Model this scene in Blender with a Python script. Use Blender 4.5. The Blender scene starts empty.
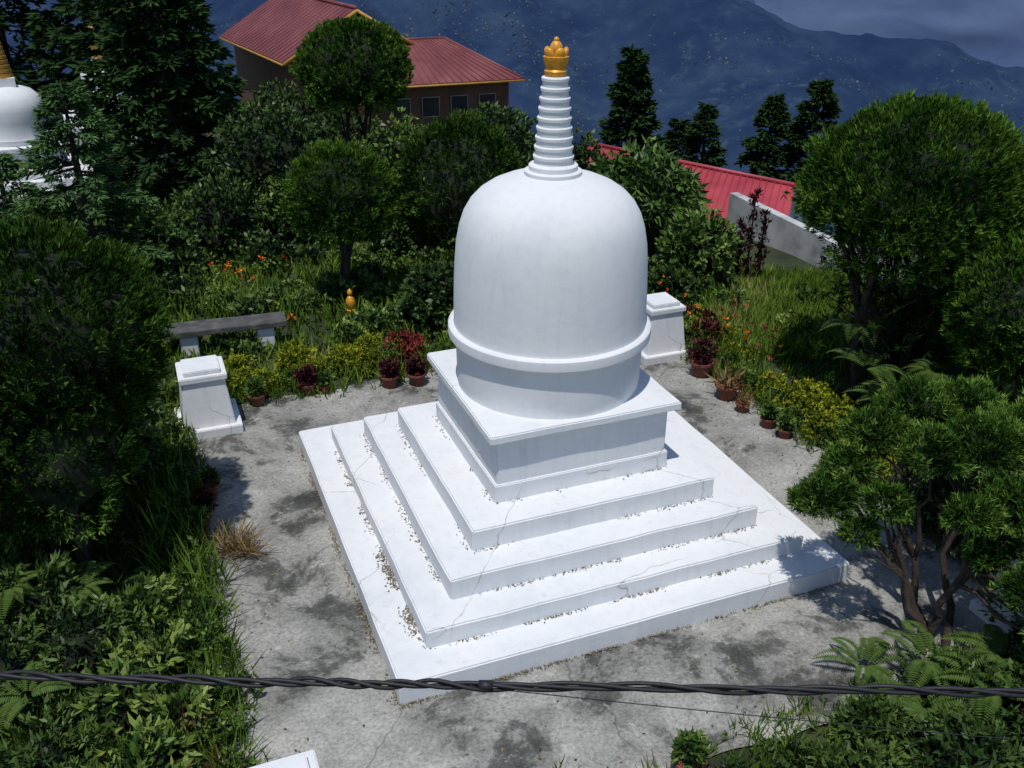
import bpy, bmesh, math, numpy as np
from mathutils import Vector, Matrix, noise as mnoise
rng=np.random.default_rng(7)
scene=bpy.context.scene
scene.view_settings.view_transform='Standard'
try: scene.view_settings.look='None'
except Exception: pass
scene.view_settings.exposure=0
R=math.radians
CX,CY,TH=0.421,10.102,R(21.745)
CT,ST=math.cos(TH),math.sin(TH)
def S(a,b,z=0): return (CX+a*CT-b*ST, CY+a*ST+b*CT, z)
def toS(x,y):
    dx=x-CX; dy=y-CY
    return dx*CT+dy*ST, -dx*ST+dy*CT

# ---------------------------------------------------------------- materials
def new_mat(name):
    m=bpy.data.materials.new(name); m.use_nodes=True
    nt=m.node_tree; b=nt.nodes['Principled BSDF']
    return m,nt,b
def N(nt,t,**kw):
    n=nt.nodes.new(t)
    for k,v in kw.items():
        if k in n.inputs: n.inputs[k].default_value=v
        else: setattr(n,k,v)
    return n
def ramp(nt,stops,interp='LINEAR'):
    n=nt.nodes.new('ShaderNodeValToRGB'); cr=n.color_ramp; cr.interpolation=interp
    while len(cr.elements)<len(stops): cr.elements.new(0.5)
    for e,(p,c) in zip(cr.elements,stops):
        e.position=p; e.color=(c[0],c[1],c[2],1) if not isinstance(c,(int,float)) else (c,c,c,1)
    return n
def coords(nt,kind='Object'):
    return nt.nodes.new('ShaderNodeTexCoord').outputs[kind]
def mixc(nt,fac,a,b,mode='MIX'):
    n=nt.nodes.new('ShaderNodeMix'); n.data_type='RGBA'; n.blend_type=mode
    L=nt.links
    for sock,val in ((n.inputs[0],fac),(n.inputs[6],a),(n.inputs[7],b)):
        if isinstance(val,(int,float)): sock.default_value=val
        elif isinstance(val,tuple): sock.default_value=(val[0],val[1],val[2],1)
        else: L.new(val,sock)
    return n.outputs[2]
def noise_mat(name,stops,scale=5,detail=5,rough=.8,bump=.2,bscale=None,metallic=0,bdist=.02):
    m,nt,b=new_mat(name); L=nt.links; co=coords(nt)
    n=N(nt,'ShaderNodeTexNoise',Scale=scale,Detail=detail,Roughness=.6); L.new(co,n.inputs['Vector'])
    r=ramp(nt,stops); L.new(n.outputs['Fac'],r.inputs[0]); L.new(r.outputs[0],b.inputs['Base Color'])
    if bump>0:
        n2=N(nt,'ShaderNodeTexNoise',Scale=bscale or scale*4,Detail=3); L.new(co,n2.inputs['Vector'])
        bp=N(nt,'ShaderNodeBump',Strength=bump,Distance=bdist); L.new(n2.outputs['Fac'],bp.inputs['Height']); L.new(bp.outputs[0],b.inputs['Normal'])
    b.inputs['Roughness'].default_value=rough; b.inputs['Metallic'].default_value=metallic
    return m
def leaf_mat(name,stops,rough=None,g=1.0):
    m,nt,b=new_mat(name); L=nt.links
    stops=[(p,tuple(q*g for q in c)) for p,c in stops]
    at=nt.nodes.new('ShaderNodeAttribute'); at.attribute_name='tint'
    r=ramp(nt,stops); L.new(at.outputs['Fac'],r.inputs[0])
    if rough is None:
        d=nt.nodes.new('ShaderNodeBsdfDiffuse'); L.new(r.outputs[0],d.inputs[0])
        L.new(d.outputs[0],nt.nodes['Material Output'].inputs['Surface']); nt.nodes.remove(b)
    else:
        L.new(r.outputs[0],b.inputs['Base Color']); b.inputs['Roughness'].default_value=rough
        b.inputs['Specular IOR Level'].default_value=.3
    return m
def white_paint(name,base=.72,grime=1.0,cracks=1.0):
    m,nt,b=new_mat(name); L=nt.links; co=coords(nt)
    n1=N(nt,'ShaderNodeTexNoise',Scale=1.3,Detail=6,Roughness=.65); L.new(co,n1.inputs['Vector'])
    r1=ramp(nt,[(.3,(base*.86,base*.88,base*.90)),(.5,(base*.95,base*.962,base*.978)),(.75,(base,base*1.0,base*.99))]); L.new(n1.outputs['Fac'],r1.inputs[0])
    mp=N(nt,'ShaderNodeMapping'); mp.inputs['Scale'].default_value=(9,9,.8); L.new(co,mp.inputs[0])
    n2=N(nt,'ShaderNodeTexNoise',Scale=1.2,Detail=4,Roughness=.7); L.new(mp.outputs[0],n2.inputs['Vector'])
    r2=ramp(nt,[(.50,1.0),(.8,.76)]); L.new(n2.outputs['Fac'],r2.inputs[0])
    c=mixc(nt,.38*grime,r1.outputs[0],r2.outputs[0],'MULTIPLY')
    n3=N(nt,'ShaderNodeTexNoise',Scale=3.4,Detail=7,Roughness=.78); L.new(co,n3.inputs['Vector'])
    r3=ramp(nt,[(.60,0.0),(.72,1.0)]); L.new(n3.outputs['Fac'],r3.inputs[0])
    mu=N(nt,'ShaderNodeMath',operation='MULTIPLY'); mu.inputs[1].default_value=.38*grime; L.new(r3.outputs[0],mu.inputs[0])
    c=mixc(nt,mu.outputs[0],c,(.43,.39,.31))
    if cracks:
        nd=N(nt,'ShaderNodeTexNoise',Scale=3.0,Detail=3,Roughness=.55); L.new(co,nd.inputs['Vector'])
        va=N(nt,'ShaderNodeVectorMath',operation='MULTIPLY_ADD'); va.inputs[1].default_value=(.2,.2,.2); L.new(nd.outputs['Color'],va.inputs[0]); L.new(co,va.inputs[2])
        vo=nt.nodes.new('ShaderNodeTexVoronoi'); vo.feature='DISTANCE_TO_EDGE'; vo.inputs['Scale'].default_value=.62; L.new(va.outputs[0],vo.inputs['Vector'])
        rc=ramp(nt,[(.0,1.0),(.002,.7),(.0045,0.0)]); L.new(vo.outputs['Distance'],rc.inputs[0])
        nm=N(nt,'ShaderNodeTexNoise',Scale=.8,Detail=2); L.new(co,nm.inputs['Vector'])
        rm=ramp(nt,[(.48,0.0),(.56,1.0)]); L.new(nm.outputs['Fac'],rm.inputs[0])
        mk=N(nt,'ShaderNodeMath',operation='MULTIPLY'); L.new(rc.outputs[0],mk.inputs[0]); L.new(rm.outputs[0],mk.inputs[1])
        mk2=N(nt,'ShaderNodeMath',operation='MULTIPLY'); mk2.inputs[1].default_value=.7*cracks; L.new(mk.outputs[0],mk2.inputs[0])
        c=mixc(nt,mk2.outputs[0],c,(.22,.20,.16))
    L.new(c,b.inputs['Base Color'])
    n4=N(nt,'ShaderNodeTexNoise',Scale=9,Detail=4,Roughness=.6); L.new(co,n4.inputs['Vector'])
    bp=N(nt,'ShaderNodeBump',Strength=.35,Distance=.012); L.new(n4.outputs['Fac'],bp.inputs['Height'])
    L.new(bp.outputs[0],b.inputs['Normal']); b.inputs['Roughness'].default_value=.85; b.inputs['Specular IOR Level'].default_value=.2
    return m
M={}
M['white']=white_paint('white_limewash',.71,1.25)
M['white2']=white_paint('white_limewash_dome',.69,1.0,0)
M['gold']=noise_mat('gold_paint',[(.3,(.50,.20,.02)),(.6,(.74,.35,.03)),(.8,(.80,.42,.06))],scale=12,rough=.45,bump=.15,metallic=.2)
M['brass']=noise_mat('old_gold',[(.3,(.30,.15,.03)),(.7,(.55,.30,.05))],scale=12,rough=.45,metallic=.3)
def concrete():
    m,nt,b=new_mat('weathered_concrete'); L=nt.links; co=coords(nt)
    n1=N(nt,'ShaderNodeTexNoise',Scale=.9,Detail=7,Roughness=.68); L.new(co,n1.inputs['Vector'])
    r1=ramp(nt,[(.30,(.15,.147,.13)),(.44,(.25,.245,.222)),(.56,(.34,.332,.302)),(.72,(.43,.42,.385))]); L.new(n1.outputs['Fac'],r1.inputs[0])
    n2=N(nt,'ShaderNodeTexNoise',Scale=.95,Detail=9,Roughness=.70,Distortion=.35); L.new(co,n2.inputs['Vector'])
    r2=ramp(nt,[(.37,.13),(.44,.32),(.48,.8),(.60,1.0)]); L.new(n2.outputs['Fac'],r2.inputs[0])
    c=mixc(nt,.95,r1.outputs[0],r2.outputs[0],'MULTIPLY')
    n3=N(nt,'ShaderNodeTexNoise',Scale=26,Detail=4,Roughness=.75); L.new(co,n3.inputs['Vector'])
    r3=ramp(nt,[(.35,.55),(.6,1.15)]); L.new(n3.outputs['Fac'],r3.inputs[0])
    c=mixc(nt,.8,c,r3.outputs[0],'MULTIPLY')
    n5=N(nt,'ShaderNodeTexNoise',Scale=4,Detail=6,Roughness=.8); L.new(co,n5.inputs['Vector'])
    r5=ramp(nt,[(.57,0.0),(.67,.6)]); L.new(n5.outputs['Fac'],r5.inputs[0])
    c=mixc(nt,r5.outputs[0],c,(.50,.485,.44))
    r6=ramp(nt,[(.31,.7),(.44,0.0)]); L.new(n5.outputs['Fac'],r6.inputs[0])
    c=mixc(nt,r6.outputs[0],c,(.06,.07,.04))
    nd=N(nt,'ShaderNodeTexNoise',Scale=2.2,Detail=3,Roughness=.6); L.new(co,nd.inputs['Vector'])
    va=N(nt,'ShaderNodeVectorMath',operation='MULTIPLY_ADD'); va.inputs[1].default_value=(.35,.35,.35); L.new(nd.outputs['Color'],va.inputs[0]); L.new(co,va.inputs[2])
    vo=nt.nodes.new('ShaderNodeTexVoronoi'); vo.feature='DISTANCE_TO_EDGE'; vo.inputs['Scale'].default_value=.26; L.new(va.outputs[0],vo.inputs['Vector'])
    rc=ramp(nt,[(.0,.6),(.0015,.35),(.003,0.0)]); L.new(vo.outputs['Distance'],rc.inputs[0])
    c=mixc(nt,rc.outputs[0],c,(.06,.06,.045))
    L.new(c,b.inputs['Base Color']); b.inputs['Roughness'].default_value=.85
    bp=N(nt,'ShaderNodeBump',Strength=.5,Distance=.015); L.new(n3.outputs['Fac'],bp.inputs['Height']); L.new(bp.outputs[0],b.inputs['Normal'])
    return m
M['concrete']=concrete()
M['soil']=noise_mat('soil_and_moss',[(.3,(.012,.016,.006)),(.5,(.028,.04,.012)),(.7,(.055,.07,.02))],scale=.8,detail=7,rough=1,bump=.6,bscale=9,bdist=.1)
M['bark']=noise_mat('bark',[(.3,(.018,.012,.008)),(.7,(.05,.037,.026))],scale=9,rough=.95,bump=.8)
M['terracotta']=noise_mat('terracotta',[(.3,(.11,.032,.02)),(.7,(.22,.07,.045))],scale=9,rough=.85)
M['slab']=noise_mat('weathered_slab',[(.3,(.035,.035,.035)),(.55,(.08,.08,.078)),(.8,(.16,.16,.15))],scale=4,rough=.9,bump=.5)
M['cable']=noise_mat('black_cable',[(.3,(.005,.005,.006)),(.7,(.012,.012,.014))],scale=20,rough=.6,bump=0)
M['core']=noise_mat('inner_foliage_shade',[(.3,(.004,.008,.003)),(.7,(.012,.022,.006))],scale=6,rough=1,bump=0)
M['wallbrown']=noise_mat('brown_wall',[(.3,(.075,.034,.02)),(.7,(.14,.068,.042))],scale=2,rough=.85)
M['wallgrey']=noise_mat('grey_plaster',[(.3,(.18,.18,.175)),(.5,(.40,.40,.395)),(.7,(.56,.56,.56))],scale=1.3,detail=8,rough=.9)
M['trim']=noise_mat('yellow_trim',[(.3,(.36,.18,.03)),(.7,(.50,.27,.05))],scale=4,rough=.6)
M['glass']=noise_mat('dark_window',[(.3,(.01,.012,.015)),(.7,(.03,.035,.04))],scale=2,rough=.15,bump=.0)
M['frame']=noise_mat('window_frame',[(.3,(.25,.22,.18)),(.7,(.38,.34,.3))],scale=5,rough=.6)
M['maroon']=noise_mat('maroon_sheet_roof',[(.3,(.12,.026,.028)),(.5,(.17,.040,.042)),(.75,(.22,.075,.07))],scale=.9,detail=8,rough=.6,bump=0)
M['redroof']=noise_mat('red_sheet_roof',[(.3,(.27,.022,.036)),(.7,(.43,.055,.07))],scale=.9,detail=8,rough=.55,bump=0)
M['crypt']=leaf_mat('cedar_foliage',[(0,(.006,.016,.003)),(.4,(.024,.058,.008)),(.75,(.060,.120,.015)),(1,(.115,.185,.03))],g=1.2)
M['cryptd']=leaf_mat('dark_cedar_foliage',[(0,(.005,.012,.003)),(.5,(.017,.042,.007)),(.85,(.045,.088,.014)),(1,(.085,.14,.026))],g=1.1)
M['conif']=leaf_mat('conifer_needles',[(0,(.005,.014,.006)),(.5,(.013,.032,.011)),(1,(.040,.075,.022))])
M['spruce']=leaf_mat('spruce_needles',[(0,(.012,.028,.012)),(.5,(.035,.08,.025)),(1,(.10,.17,.055))])
M['broad']=leaf_mat('broad_leaves',[(0,(.016,.036,.007)),(.5,(.055,.110,.016)),(.85,(.11,.18,.03)),(1,(.18,.24,.05))],rough=.5)
M['dbroad']=leaf_mat('dark_broad_leaves',[(0,(.008,.020,.005)),(.5,(.026,.057,.010)),(1,(.08,.13,.024))],rough=.5)
M['grass']=leaf_mat('grass_blades',[(0,(.032,.06,.010)),(.5,(.09,.155,.02)),(.9,(.17,.24,.04)),(1,(.30,.28,.11))])
M['yellow']=leaf_mat('golden_leaves',[(0,(.07,.10,.008)),(.5,(.20,.23,.018)),(1,(.38,.37,.035))])
M['redleaf']=leaf_mat('red_leaves',[(0,(.05,.010,.010)),(.5,(.18,.025,.025)),(1,(.32,.09,.07))])
M['purple']=leaf_mat('purple_leaves',[(0,(.020,.006,.010)),(.6,(.07,.018,.022)),(1,(.13,.05,.04))])
M['orange']=leaf_mat('orange_petals',[(0,(.42,.05,.01)),(.6,(.65,.13,.02)),(1,(.75,.30,.05))])
M['dry']=leaf_mat('dry_blades',[(0,(.06,.03,.015)),(.4,(.16,.09,.04)),(.75,(.28,.20,.09)),(1,(.14,.18,.04))])
M['jun']=leaf_mat('juniper_foliage',[(0,(.008,.020,.005)),(.5,(.030,.068,.010)),(.85,(.066,.13,.02)),(1,(.12,.19,.035))],g=1.15)

# ---------------------------------------------------------------- geometry helpers
def link(ob,parent=None):
    scene.collection.objects.link(ob)
    if parent: ob.parent=parent
    return ob
def empty(name,loc=(0,0,0)):
    e=bpy.data.objects.new(name,None); e.empty_display_size=.2; e.location=loc; link(e); 
    return e
def mesh_obj(name,verts,faces,mat,parent=None,smooth=False,loc=None):
    me=bpy.data.meshes.new(name); me.from_pydata([tuple(v) for v in verts],[],[tuple(f) for f in faces]); me.update()
    if smooth: me.polygons.foreach_set('use_smooth',[True]*len(me.polygons))
    me.materials.append(mat); ob=bpy.data.objects.new(name,me)
    if loc is not None: ob.location=loc
    return link(ob,parent)
def np_mesh(name,V,F,mat,parent=None,tint=None,smooth=False):
    V=np.asarray(V,dtype=np.float32); F=np.asarray(F,dtype=np.int32); k=F.shape[1]
    me=bpy.data.meshes.new(name); me.vertices.add(len(V)); me.vertices.foreach_set('co',V.ravel())
    me.loops.add(F.size); me.loops.foreach_set('vertex_index',F.ravel())
    me.polygons.add(len(F)); me.polygons.foreach_set('loop_start',np.arange(0,F.size,k,dtype=np.int32))
    try: me.polygons.foreach_set('loop_total',np.full(len(F),k,dtype=np.int32))
    except Exception: pass
    if tint is not None:
        a=me.attributes.new('tint','FLOAT','POINT'); a.data.foreach_set('value',np.asarray(tint,dtype=np.float32))
    me.update(calc_edges=True); me.validate()
    if smooth: me.polygons.foreach_set('use_smooth',np.ones(len(F),dtype=bool))
    me.materials.append(mat); ob=bpy.data.objects.new(name,me)
    return link(ob,parent)
def norm(v): return v/np.maximum(np.linalg.norm(v,axis=-1,keepdims=True),1e-9)
NL=[0]
def leaves_obj(name,parts,mat,parent=None):
    P=np.concatenate([p[0] for p in parts]);D=np.concatenate([p[1] for p in parts]);W=np.concatenate([p[2] for p in parts]);T=np.concatenate([p[3] for p in parts])
    n=len(P); NL[0]+=n; V=np.empty((n,4,3)); V[:,0]=P; V[:,1]=P+D*.45+W; V[:,2]=P+D; V[:,3]=P+D*.45-W
    F=np.arange(n*4).reshape(n,4)
    return np_mesh(name,V.reshape(-1,3),F,mat,parent,tint=np.repeat(np.clip(T,0,1),4))
def tufts(C,Nn,k,ln,wd,spread=.8,up=0.0,tint=None,droop=0):
    n=len(C); C=np.repeat(C,k,0); Nn=np.repeat(Nn,k,0)
    D=norm(Nn+rng.normal(0,spread,(n*k,3))+np.array([0,0,up]))
    L=ln*rng.uniform(.55,1.25,(n*k,1))
    W=norm(np.cross(D,rng.normal(0,1,(n*k,3))))*wd*rng.uniform(.6,1.2,(n*k,1))
    t=np.repeat(tint if tint is not None else rng.normal(.5,.18,n),k)+rng.normal(0,.12,n*k)
    D=D*L; D[:,2]-=droop*L[:,0]
    return C+rng.normal(0,ln*.15,(n*k,3)),D,W,t
def crown_pts(c,r,n,lump=.14,nl=30,lsz=.35,zmin=-1,depth=(.80,1.03),seed=0,fine=0):
    g=np.random.default_rng(seed+11)
    B=norm(g.normal(0,1,(nl,3)));A=g.uniform(-.6,1,nl)*lump
    d=norm(rng.normal(0,1,(int(n*2.5),3))); d=d[d[:,2]>zmin][:n]
    ang=np.arccos(np.clip(d@B.T,-1,1)); f=1+(np.exp(-(ang/lsz)**2)*A).sum(1)
    ff=0
    if fine:
        nb=220; B2=norm(g.normal(0,1,(nb,3))); a2=np.arccos(np.clip(d@B2.T,-1,1)).min(1)
        ff=fine*(np.exp(-(a2/.115)**2)-.55)
        f=f+ff
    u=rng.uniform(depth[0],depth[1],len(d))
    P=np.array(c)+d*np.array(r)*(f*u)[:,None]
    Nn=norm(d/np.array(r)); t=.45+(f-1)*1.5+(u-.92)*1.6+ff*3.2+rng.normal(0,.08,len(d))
    return P,Nn,t
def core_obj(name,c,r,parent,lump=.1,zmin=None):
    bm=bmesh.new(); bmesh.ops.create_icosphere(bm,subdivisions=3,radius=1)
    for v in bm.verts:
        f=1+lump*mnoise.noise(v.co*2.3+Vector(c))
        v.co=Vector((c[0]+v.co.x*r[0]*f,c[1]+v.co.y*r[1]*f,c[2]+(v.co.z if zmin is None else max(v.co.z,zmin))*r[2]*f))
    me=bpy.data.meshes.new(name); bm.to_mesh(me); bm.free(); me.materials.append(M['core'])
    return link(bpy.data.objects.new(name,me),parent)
def tube_geo(pts,rads,seg=8):
    V=[];F=[]
    pts=[Vector(p) for p in pts]
    for i,p in enumerate(pts):
        t=(pts[min(i+1,len(pts)-1)]-pts[max(i-1,0)]).normalized()
        a=t.orthogonal().normalized() if i==0 else (a-t*a.dot(t)).normalized()
        b=t.cross(a)
        for s in range(seg):
            q=2*math.pi*s/seg; V.append(p+(a*math.cos(q)+b*math.sin(q))*rads[i])
    for i in range(len(pts)-1):
        for s in range(seg):
            s2=(s+1)%seg; F.append((i*seg+s,i*seg+s2,(i+1)*seg+s2,(i+1)*seg+s))
    F.append(tuple(range(seg))[::-1]); F.append(tuple((len(pts)-1)*seg+s for s in range(seg)))
    return V,F
def tubes_obj(name,lst,mat,parent=None,seg=8):
    V=[];F=[]
    for pts,rads in lst:
        v,f=tube_geo(pts,rads,seg); o=len(V); V+=v; F+=[tuple(i+o for i in q) for q in f]
    return mesh_obj(name,V,F,mat,parent,smooth=True)
def wob(p,q,n=6,amp=.06):
    p=Vector(p);q=Vector(q);L=(q-p).length; out=[]
    for i in range(n+1):
        t=i/n; o=Vector(rng.normal(0,amp*L,3))*(math.sin(t*math.pi)); out.append(p.lerp(q,t)+o*.5)
    return out
def box_obj(name,cx,cy,z0,z1,hx,hy,mat,parent=None,rot=TH,taper=1.0,bevel=.012,cuts=0,rough=0):
    bm=bmesh.new(); bmesh.ops.create_cube(bm,size=2)
    for v in bm.verts:
        t=taper if v.co.z>0 else 1
        v.co=Vector((v.co.x*hx*t,v.co.y*hy*t,z1 if v.co.z>0 else z0))
    if bevel: bmesh.ops.bevel(bm,geom=bm.edges[:],offset=bevel,segments=2,affect='EDGES')
    if cuts:
        bmesh.ops.subdivide_edges(bm,edges=[e for e in bm.edges if e.calc_length()>.5],cuts=cuts,use_grid_fill=True)
    if rough:
        for v in bm.verts:
            v.co+=Vector((mnoise.noise(v.co*2.1),mnoise.noise(v.co*2.1+Vector((9,0,0))),.6*mnoise.noise(v.co*2.1+Vector((0,9,0)))))*rough
    me=bpy.data.meshes.new(name); bm.to_mesh(me); bm.free(); me.materials.append(mat)
    ob=bpy.data.objects.new(name,me); ob.location=(cx,cy,0); ob.rotation_euler=(0,0,rot)
    return link(ob,parent)
def lathe(name,prof,mat,loc,parent=None,seg=96,smooth=True,sharp=True):
    V=[];F=[]
    for r,z in prof:
        for s in range(seg):
            q=2*math.pi*s/seg; V.append((r*math.cos(q),r*math.sin(q),z))
    n=len(prof)
    for i in range(n-1):
        for s in range(seg):
            s2=(s+1)%seg; F.append((i*seg+s,i*seg+s2,(i+1)*seg+s2,(i+1)*seg+s))
    F.append(tuple((n-1)*seg+s for s in range(seg))); F.append(tuple(range(seg))[::-1])
    ob=mesh_obj(name,V,F,mat,parent,smooth=smooth,loc=loc)
    if sharp:
        try: ob.data.set_sharp_from_angle(angle=R(38))
        except Exception: pass
    return ob

# ---------------------------------------------------------------- terrain
def sm(a,b,x):
    t=np.clip((x-a)/(b-a),0,1); return t*t*(3-2*t)
def gz(x,y):
    x=np.asarray(x,float);y=np.asarray(y,float)
    z=-.05*np.maximum(0,y-17)
    z=z-2.2*sm(22,29,y)*sm(1,5,x)-7*sm(29,42,y)*sm(-1,5,x)
    z=z-.04*np.maximum(0,x-6)*sm(13,18,y)
    z=z-.45*np.maximum(0,y-46)-.25*np.maximum(0,np.abs(x)-28)
    return np.maximum(z,-1650)
def build_ground():
    rad=np.concatenate([[0],np.linspace(1,48,90),np.geomspace(50,3200,40)]); na=240
    V=[];F=[]
    ang=np.linspace(0,2*math.pi,na,endpoint=False)
    for r in rad:
        x=r*np.cos(ang);y=r*np.sin(ang); y=y+4
        z=gz(x,y)-.03
        a,b=toS(x,y); out=sm(4.0,5.0,np.maximum(abs(a),abs(b)))
        z=z+out*np.array([mnoise.noise(Vector((xx*.6,yy*.6,0)))*.12 for xx,yy in zip(x,y)])
        V.append(np.stack([x,y,z],1))
    V=np.concatenate(V); nr=len(rad)
    i=np.arange(nr-1)[:,None]*na; j=np.arange(na)[None]; j2=(j+1)%na
    F=np.stack([i+j,i+na+j,i+na+j2,i+j2],-1).reshape(-1,4)
    np_mesh('ground',V,F,M['soil'],smooth=True)
build_ground()

def mtn_mat(name,cols,scale,fields=None):
    m,nt,b=new_mat(name); L=nt.links; co=coords(nt)
    n=N(nt,'ShaderNodeTexNoise',Scale=scale,Detail=9,Roughness=.68); L.new(co,n.inputs['Vector'])
    r=ramp(nt,cols); L.new(n.outputs['Fac'],r.inputs[0]); c=r.outputs[0]
    if fields:
        n2=N(nt,'ShaderNodeTexNoise',Scale=.012,Detail=5,Roughness=.7); L.new(co,n2.inputs['Vector'])
        r2=ramp(nt,[(.55,0.0),(.68,.75)]); L.new(n2.outputs['Fac'],r2.inputs[0])
        n3=N(nt,'ShaderNodeTexNoise',Scale=.0014,Detail=3); L.new(co,n3.inputs['Vector'])
        r3=ramp(nt,[(.45,0.0),(.60,1.0)]); L.new(n3.outputs['Fac'],r3.inputs[0])
        mm=N(nt,'ShaderNodeMath',operation='MULTIPLY'); L.new(r2.outputs[0],mm.inputs[0]); L.new(r3.outputs[0],mm.inputs[1])
        c=mixc(nt,mm.outputs[0],c,fields)
    d=nt.nodes.new('ShaderNodeBsdfDiffuse'); L.new(c,d.inputs[0])
    L.new(d.outputs[0],nt.nodes['Material Output'].inputs['Surface']); nt.nodes.remove(b)
    return m
M['mt1']=mtn_mat('forest_slope_painted_haze',[(.35,(.015,.029,.070)),(.5,(.021,.039,.083)),(.62,(.029,.051,.095)),(.78,(.040,.065,.108))],.003,(.048,.078,.105))  # blue aerial haze is painted into the slope's base colour
M['mt2']=mtn_mat('far_slope_painted_haze',[(.35,(.044,.070,.140)),(.6,(.054,.083,.155)),(.75,(.066,.10,.172))],.0012)  # paler blue: thicker distance haze painted into the base colour
def z_m1(x,y):
    fr=mnoise.fractal(Vector((x*.0011,y*.0007,3.1)),.9,2.1,7)*130+abs(mnoise.noise(Vector((x*.0016+y*.0004,y*.0003,8))))*-240
    face=-1500+.37*(y-2500)
    zc=-430-.26*(x-1450)
    if x<1450: zc=-430+.35*(1450-x)
    crest=zc-.35*(y-5400)
    return min(face,crest if y>4200 else 1e9)+fr*min(1,(y-2400)/1200)
def sheet(name,x0,x1,nx,y0,y1,ny,fz,mat):
    X=np.linspace(x0,x1,nx);Y=np.linspace(y0,y1,ny)
    V=[(x,y,fz(x,y)) for y in Y for x in X]
    i=np.arange(ny-1)[:,None]*nx;j=np.arange(nx-1)[None]
    F=np.stack([i+j,i+j+1,i+nx+j+1,i+nx+j],-1).reshape(-1,4)
    return np_mesh(name,V,F,mat,smooth=True)
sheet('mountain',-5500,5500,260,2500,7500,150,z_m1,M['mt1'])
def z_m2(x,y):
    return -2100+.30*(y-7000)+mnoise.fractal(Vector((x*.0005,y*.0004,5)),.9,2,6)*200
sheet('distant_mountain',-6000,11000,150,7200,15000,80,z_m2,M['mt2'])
def mist_mat():
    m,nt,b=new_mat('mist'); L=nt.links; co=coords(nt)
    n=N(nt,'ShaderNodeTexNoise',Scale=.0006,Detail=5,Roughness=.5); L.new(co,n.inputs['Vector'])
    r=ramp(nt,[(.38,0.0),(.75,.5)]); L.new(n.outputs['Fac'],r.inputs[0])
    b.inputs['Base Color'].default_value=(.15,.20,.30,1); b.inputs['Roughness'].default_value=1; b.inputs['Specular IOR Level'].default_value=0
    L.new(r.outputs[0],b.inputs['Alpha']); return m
M['mist']=mist_mat()
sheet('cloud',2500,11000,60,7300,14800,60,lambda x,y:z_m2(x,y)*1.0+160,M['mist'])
def village():
    V=[];F=[]; T=[]
    g=np.random.default_rng(5)
    cl=[]
    for _ in range(60):
        x0=g.uniform(-2600,2600);y0=g.uniform(3900,5300); a=g.uniform(-.5,.5)
        cl.append((x0,y0,g.uniform(80,330),g.uniform(15,60),a,int(g.integers(14,60))))
    cl+=[(-300,5250,420,160,.1,420),(200,5100,320,110,-.2,220),(-1500,5200,400,120,0,120)]
    for cx,cy,sx,sy,an,n in cl:
        for _ in range(n):
            u=g.normal(0,sx);v=g.normal(0,sy); x=cx+u*math.cos(an)-v*math.sin(an); y=cy+u*math.sin(an)+v*math.cos(an)
            if y<2600 or y>7000: continue
            z=z_m1(x,y); a=g.uniform(2.5,5.5);b=a*g.uniform(.6,1.2);h=g.uniform(2.5,5); th=g.uniform(0,3.14);c,s_=math.cos(th),math.sin(th)
            q=[(-a,-b),(a,-b),(a,b),(-a,b)]
            pts=[(x+p*c-r*s_,y+p*s_+r*c,zz) for zz in (z-4,z+h) for p,r in q]
            pts+=[(x-a*c,y-a*s_,z+h*1.45),(x+a*c,y+a*s_,z+h*1.45)]
            o=len(V);V+=pts;T+=[g.uniform(0,1)**2]*10
            F+=[(o,o+1,o+5,o+4),(o+1,o+2,o+6,o+5),(o+2,o+3,o+7,o+6),(o+3,o,o+4,o+7),(o+4,o+5,o+9,o+8),(o+6,o+7,o+8,o+9)]
    np_mesh('distant_village',V,F,leaf_mat('houses_painted_haze',[(0,(.032,.052,.09)),(.7,(.062,.085,.125)),(1,(.12,.14,.175))]),tint=T)  # house colours blued and dimmed, distance haze painted in
village()

# ---------------------------------------------------------------- plaza
def plaza():
    n=110; h=4.25; V=[];F=[]
    for i in range(n+1):
        for j in range(n+1):
            a=-h+2*h*i/n;b=-h+2*h*j/n
            m=max(abs(a),abs(b))
            if m>3.9:
                w=mnoise.noise(Vector((a*1.3,b*1.3,0)))*.18; s=(m+w*(m-3.9)/.35)/m; aa,bb=a*s,b*s
            else: aa,bb=a,b
            V.append((aa,bb,.0+.012*mnoise.noise(Vector((a*.7,b*.7,4)))))
    for i in range(n):
        for j in range(n):
            F.append((i*(n+1)+j,(i+1)*(n+1)+j,(i+1)*(n+1)+j+1,i*(n+1)+j+1))
    ob=np_mesh('pavement',V,F,M['concrete'],smooth=True); ob.location=(CX,CY,0); ob.rotation_euler=(0,0,TH)
plaza()

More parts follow.
